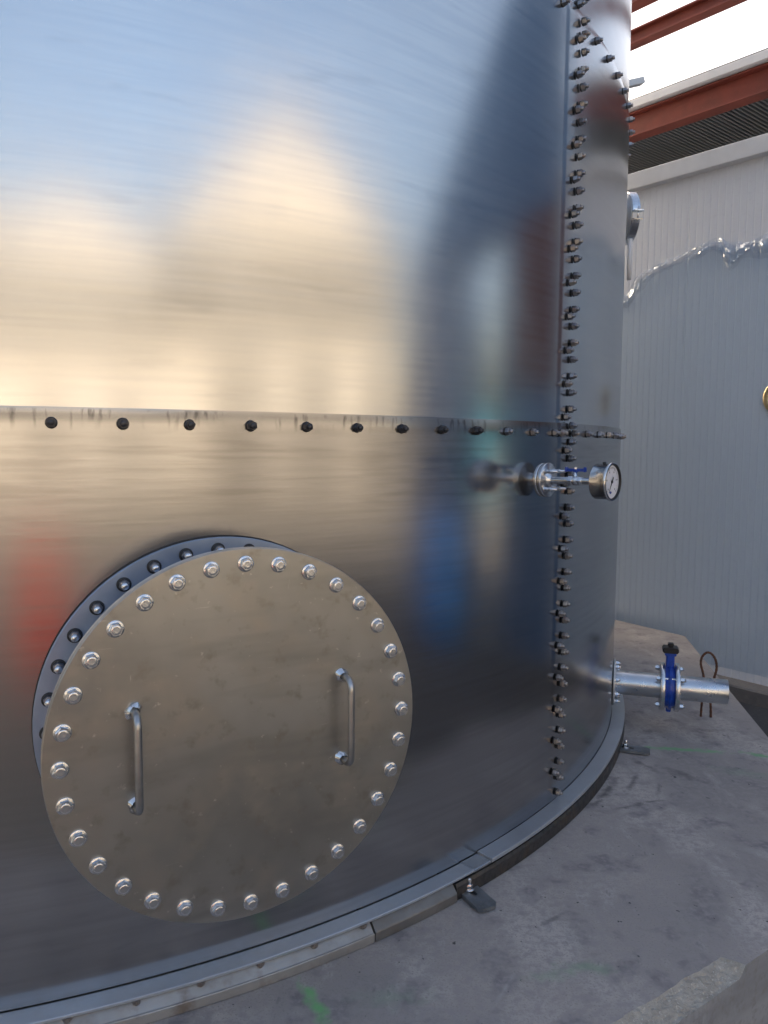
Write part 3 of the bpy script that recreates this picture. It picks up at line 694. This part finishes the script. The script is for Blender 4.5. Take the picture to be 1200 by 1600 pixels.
# port ring in the wall
PM = wall_frame(2.172); PM = PM @ Matrix.Translation((0, 1.628, 0))
port = thing('wall_port', wp(2.172, 1.628), 'brass coloured ring fitting with a dark centre set in the white panel wall', 'fitting')
b = MB(); b.lathe([(.062, .0), (.108, .0), (.112, .004), (.112, .020), (.106, .026), (.080, .028), (.066, .020), (.062, -.004)], 48); part('port_ring', b, 'brass', port, PM)
b = MB(); b.lathe([(0, .003), (.064, .003), (.066, .010)], 40); part('port_cap', b, 'gasket', port, PM)

# loose protective film hanging on the wall
film = thing('plastic_film', wp(2.6, 2.6, -.03), 'crumpled clear plastic film peeling along the white panel wall', 'film')
top_line = [(3.80, 2.30), (3.297, 2.433), (3.223, 2.545), (3.071, 2.590), (2.924, 2.618), (2.80, 2.668), (2.70, 2.690), (2.604, 2.680), (2.534, 2.640), (2.429, 2.635), (2.309, 2.668), (2.10, 2.72), (1.6, 2.76), (.86, 2.78)]
def tl(s):
    for (a, b) in zip(top_line, top_line[1:]):
        if b[0] <= s <= a[0]:
            t = (a[0] - s) / (a[0] - b[0]); return a[1] + (b[1] - a[1]) * t
    return top_line[0][1]
def crumple(s0, s1, n, rows, depth, drop, seed, drop_fn=None):
    mb = MB(); vs_ = []
    for i in range(n + 1):
        s = s0 + (s1 - s0) * i / n; zt = tl(s)
        d_ = drop_fn(s) if drop_fn else drop
        for j in range(rows + 1):
            t = j / rows; env = math.sin(math.pi * min(1, max(0, t)) * .9 + .15)
            q = Vector((s * 9 + seed, t * 3.0, seed)); q2 = Vector((s * 24 + seed, t * 7, seed))
            ridge = (1 - abs(mnoise.noise(q)) * 2.2); ridge2 = (1 - abs(mnoise.noise(q2)) * 2)
            off = -.010 - depth * max(0, .25 + .75 * ridge) * env - depth * .28 * ridge2 * env
            dz = mnoise.noise(q + Vector((0, 9, 3))) * .03 + mnoise.noise(q2 + Vector((4, 1, 0))) * .012
            ds = mnoise.noise(q2 + Vector((7, 2, 5))) * .016
            vs_.append(wp(s + ds, zt + .012 - d_ * t + dz, min(-.004, off)))
    fs = [(i * (rows + 1) + j, i * (rows + 1) + j + 1, (i + 1) * (rows + 1) + j + 1, (i + 1) * (rows + 1) + j) for i in range(n) for j in range(rows)]
    return mb.add(vs_, fs, False)
def dropf(s):
    return .05 + .13 * math.exp(-((s - 2.53) / .07) ** 2) + .12 * math.exp(-((s - 2.28) / .13) ** 2) + .09 * math.exp(-((s - 3.25) / .10) ** 2) + .04 * math.exp(-((s - 2.75) / .1) ** 2)
part('crumpled_roll', crumple(3.6, .9, 200, 9, .038, .1, 3.1, dropf), 'film', film)
part('crumpled_fold', crumple(3.5, .95, 170, 7, .045, .06, 11.7, lambda s: dropf(s) * .75), 'film', film)
fs_ = MB(); vs_ = []; n_ = 90
for i in range(n_ + 1):
    s = 4.2 + (.90 - 4.2) * i / n_; zt = tl(min(s, 3.79)) - .02
    for j in range(9):
        t = j / 8; vs_.append(wp(s, zt + (KZ + .06 - zt) * t, -.0045 - .0018 * (mnoise.noise(Vector((s * 5, t * 5, 0))) + 1)))
fs_.add(vs_, [(i * 9 + j, i * 9 + j + 1, (i + 1) * 9 + j + 1, (i + 1) * 9 + j) for i in range(n_) for j in range(8)], True)
part('film_sheet', fs_, 'film_flat', film)

# ================================================================== STEEL CANOPY
can = thing('steel_canopy', wp(4, GZ, 1.0), 'red primed steel roof frame with corrugated deck above the white panel wall', 'canopy')
def ibeam(name, s0, s1, z0, z1, o, w=.11, mt='red_steel'):
    mb = MB(); m = Matrix((WU, WN, Vector((0, 0, 1)))).transposed().to_4x4(); m.translation = WN * WD
    c = (s0 + s1) / 2; L = abs(s1 - s0)
    mb.box((c, o, z0 + .007), (L, w, .014), m, .002); mb.box((c, o, z1 - .007), (L, w, .014), m, .002); mb.box((c, o, (z0 + z1) / 2), (L, .010, z1 - z0 - .028), m)
    return part(name, mb, mt, can)
S0, S1 = .90, 16.
ibeam('roof_beam', S0, S1, 3.835, 4.03, .66, .13)
ibeam('roof_beam', S0, S1, 4.575, 4.69, .66, .10)
ibeam('roof_beam', S0, S1, 4.885, 5.10, .66, .13)
wbox('eaves_flashing', S0, S1, 4.038, 4.10, .55, .78, 'flashing', can, .004)
wbox('gutter_edge', S0, S1, 4.106, 4.132, .60, .85, 'rail_dark', can, .003)
# corrugated deck underside (ribs run away from the wall)
dk = MB(); vs_ = []; nrib = int((S1 - S0) / .036)
for i in range(nrib):
    s = S0 + i * .036
    for (ds, dz) in ((0, 0), (.013, 0), (.018, .018), (.031, .018)):
        for o_ in (.74, 5.2): vs_.append(wp(s + ds, 3.845 + dz + (o_ - .74) * .015, o_))
dk.add(vs_, [(2 * i, 2 * i + 1, 2 * i + 3, 2 * i + 2) for i in range(nrib * 4 - 1)]); part('roof_deck', dk, 'deck', can)
for s in (9.5, 15.5):
    wbox('column', s - .09, s + .09, GZ, 3.835, .58, .76, 'red_steel', can)
for s in (1.1, 5.6, 10.5, 15.5): wbox('post', s - .05, s + .05, 4.135, 4.93, .61, .71, 'red_steel', can)

# ================================================================== YARD SEEN IN THE TANK'S REFLECTIONS
nav = thing('cladding_shed', wp(-1.3, GZ, .4), 'navy clad lean-to with a sloping roof beyond the right end of the panel building', 'shed')
def wpoly(name, pts, o0, o1, mt, parent):
    k = len(pts); mb = MB(); mb.add([wp(a, b, o0) for (a, b) in pts] + [wp(a, b, o1) for (a, b) in pts], [tuple(range(k)), tuple(reversed(range(k, 2 * k)))] + [(i, k + i, k + (i + 1) % k, (i + 1) % k) for i in range(k)])
    return part(name, mb, mt, parent)
def rz(s_): return 3.05 + (s_ + 3.35) * .60
wpoly('shed_wall', [(-3.35, GZ), (-1.95, GZ), (-1.95, rz(-1.95)), (-3.35, rz(-3.35))], .05, 1.2, 'navy', nav)
wpoly('lintel', [(-1.95, 3.0), (-.47, 3.0), (-.47, rz(-.47)), (-1.95, rz(-1.95))], .05, .5, 'navy', nav)
wpoly('shed_wall', [(-.47, GZ), (.80, GZ), (.80, rz(.80)), (-.47, rz(-.47))], .05, 1.2, 'navy', nav)
wpoly('maroon_shutter', [(-.20, 1.75), (.78, 1.75), (.78, 3.05), (-.20, 3.05)], .02, .05, 'maroon', nav)
def rp(x0, y0, az, dist, z=GZ): return Vector((x0 + dist * math.sin(R_(az)), y0 + dist * math.cos(R_(az)), z))
# gabled cream hall
def hall(name, c, az, w, d, eave, ridge, label, cat='building', mt='cream', win=True):
    t = thing(name, c, label, cat)
    m = Matrix.Translation(c) @ Matrix.Rotation(-R_(az), 4, 'Z')       # local -Y faces the tank
    b = MB(); b.add([m @ Vector(v) for v in ((-w / 2, 0, 0), (w / 2, 0, 0), (w / 2, 0, eave), (0, 0, ridge), (-w / 2, 0, eave), (-w / 2, d, 0), (w / 2, d, 0), (w / 2, d, eave), (0, d, ridge), (-w / 2, d, eave))],
        [(0, 1, 2, 3, 4), (9, 8, 7, 6, 5), (0, 4, 9, 5), (1, 6, 7, 2)])
    part('wall', b, mt, t)
    b = MB(); b.add([m @ Vector(v) for v in ((-w / 2 - .3, -.3, eave - .1), (0, -.3, ridge + .1), (0, d + .3, ridge + .1), (-w / 2 - .3, d + .3, eave - .1), (w / 2 + .3, -.3, eave - .1), (w / 2 + .3, d + .3, eave - .1))], [(3, 2, 1, 0), (2, 5, 4, 1)])
    part('roof', b, 'greyroof', t)
    return t, m
t, m = hall('gabled_hall', rp(-.25, 1.9, 126, 24), 126, 19, 14, 8.4, 12.1, 'big cream rendered hall with a gable across the yard')
b = MB(); b.box((0, -.06, 6.7), (19.2, .12, 3.2), m); part('cladding_band', b, 'browngrey', t)
for (x, w) in ((-7.4, 2.6), (-2.4, 3.4), (3.2, 3.6)):
    b = MB(); b.box((x, -.05, 2.3), (w, .10, 4.2), m); part('loading_door', b, 'browngrey', t)
t, m = hall('long_shed', rp(-.6, 1.7, 158, 21), 158, 9, 8, 7.4, 8.2, 'long low cream shed across the yard')
b = MB(); b.box((0, -.06, 5.2), (9.2, .12, 2.4), m); part('cladding_band', b, 'browngrey', t)
for x in (-2.6, 1.6):
    b = MB(); b.box((x, -.05, 2.0), (1.7, .10, 2.2), m); part('door', b, 'browngrey', t)
t, m = hall('far_house', rp(0, 2, 178, 26), 178, 10, 8, 8.4, 9.8, 'far cream house behind the photographer')
b = MB(); b.box((0, -.06, 6.2), (10.2, .12, 3.0), m); part('cladding_band', b, 'browngrey', t)
b = MB(); b.lathe([(0, 0), (.40, 0), (.43, .03), (.43, .30), (.45, .33), (.43, .36), (.43, .66), (.45, .69), (.43, .72), (.42, .98), (.38, 1.02), (0, 1.02)], 32)
tag(part('plastic_drum', b, 'blue_plastic', None, Matrix.Translation((4.75, 1.75, GZ))), 'wide blue plastic drum standing in the yard to the right', 'drum')
b = MB(); b.box((0, 0, .45), (.55, .5, .86), None, .03); b.box((0, 0, .90), (.57, .52, .06), None, .02)
tag(part('red_toolbox', b, 'red_paint', None, Matrix.Translation((.55, -2.75, GZ)) @ Matrix.Rotation(.3, 4, 'Z')), 'red steel tool chest standing behind the photographer', 'tool chest')
b = MB(); b.box((0, 0, 1.3), (2.4, 6, 2.6), None, .03)
tag(part('site_container', b, 'cyan', None, Matrix.Translation(rp(.25, 2.2, 91.5, 22)) @ Matrix.Rotation(.2, 4, 'Z')), 'cyan site container far across the yard', 'container')
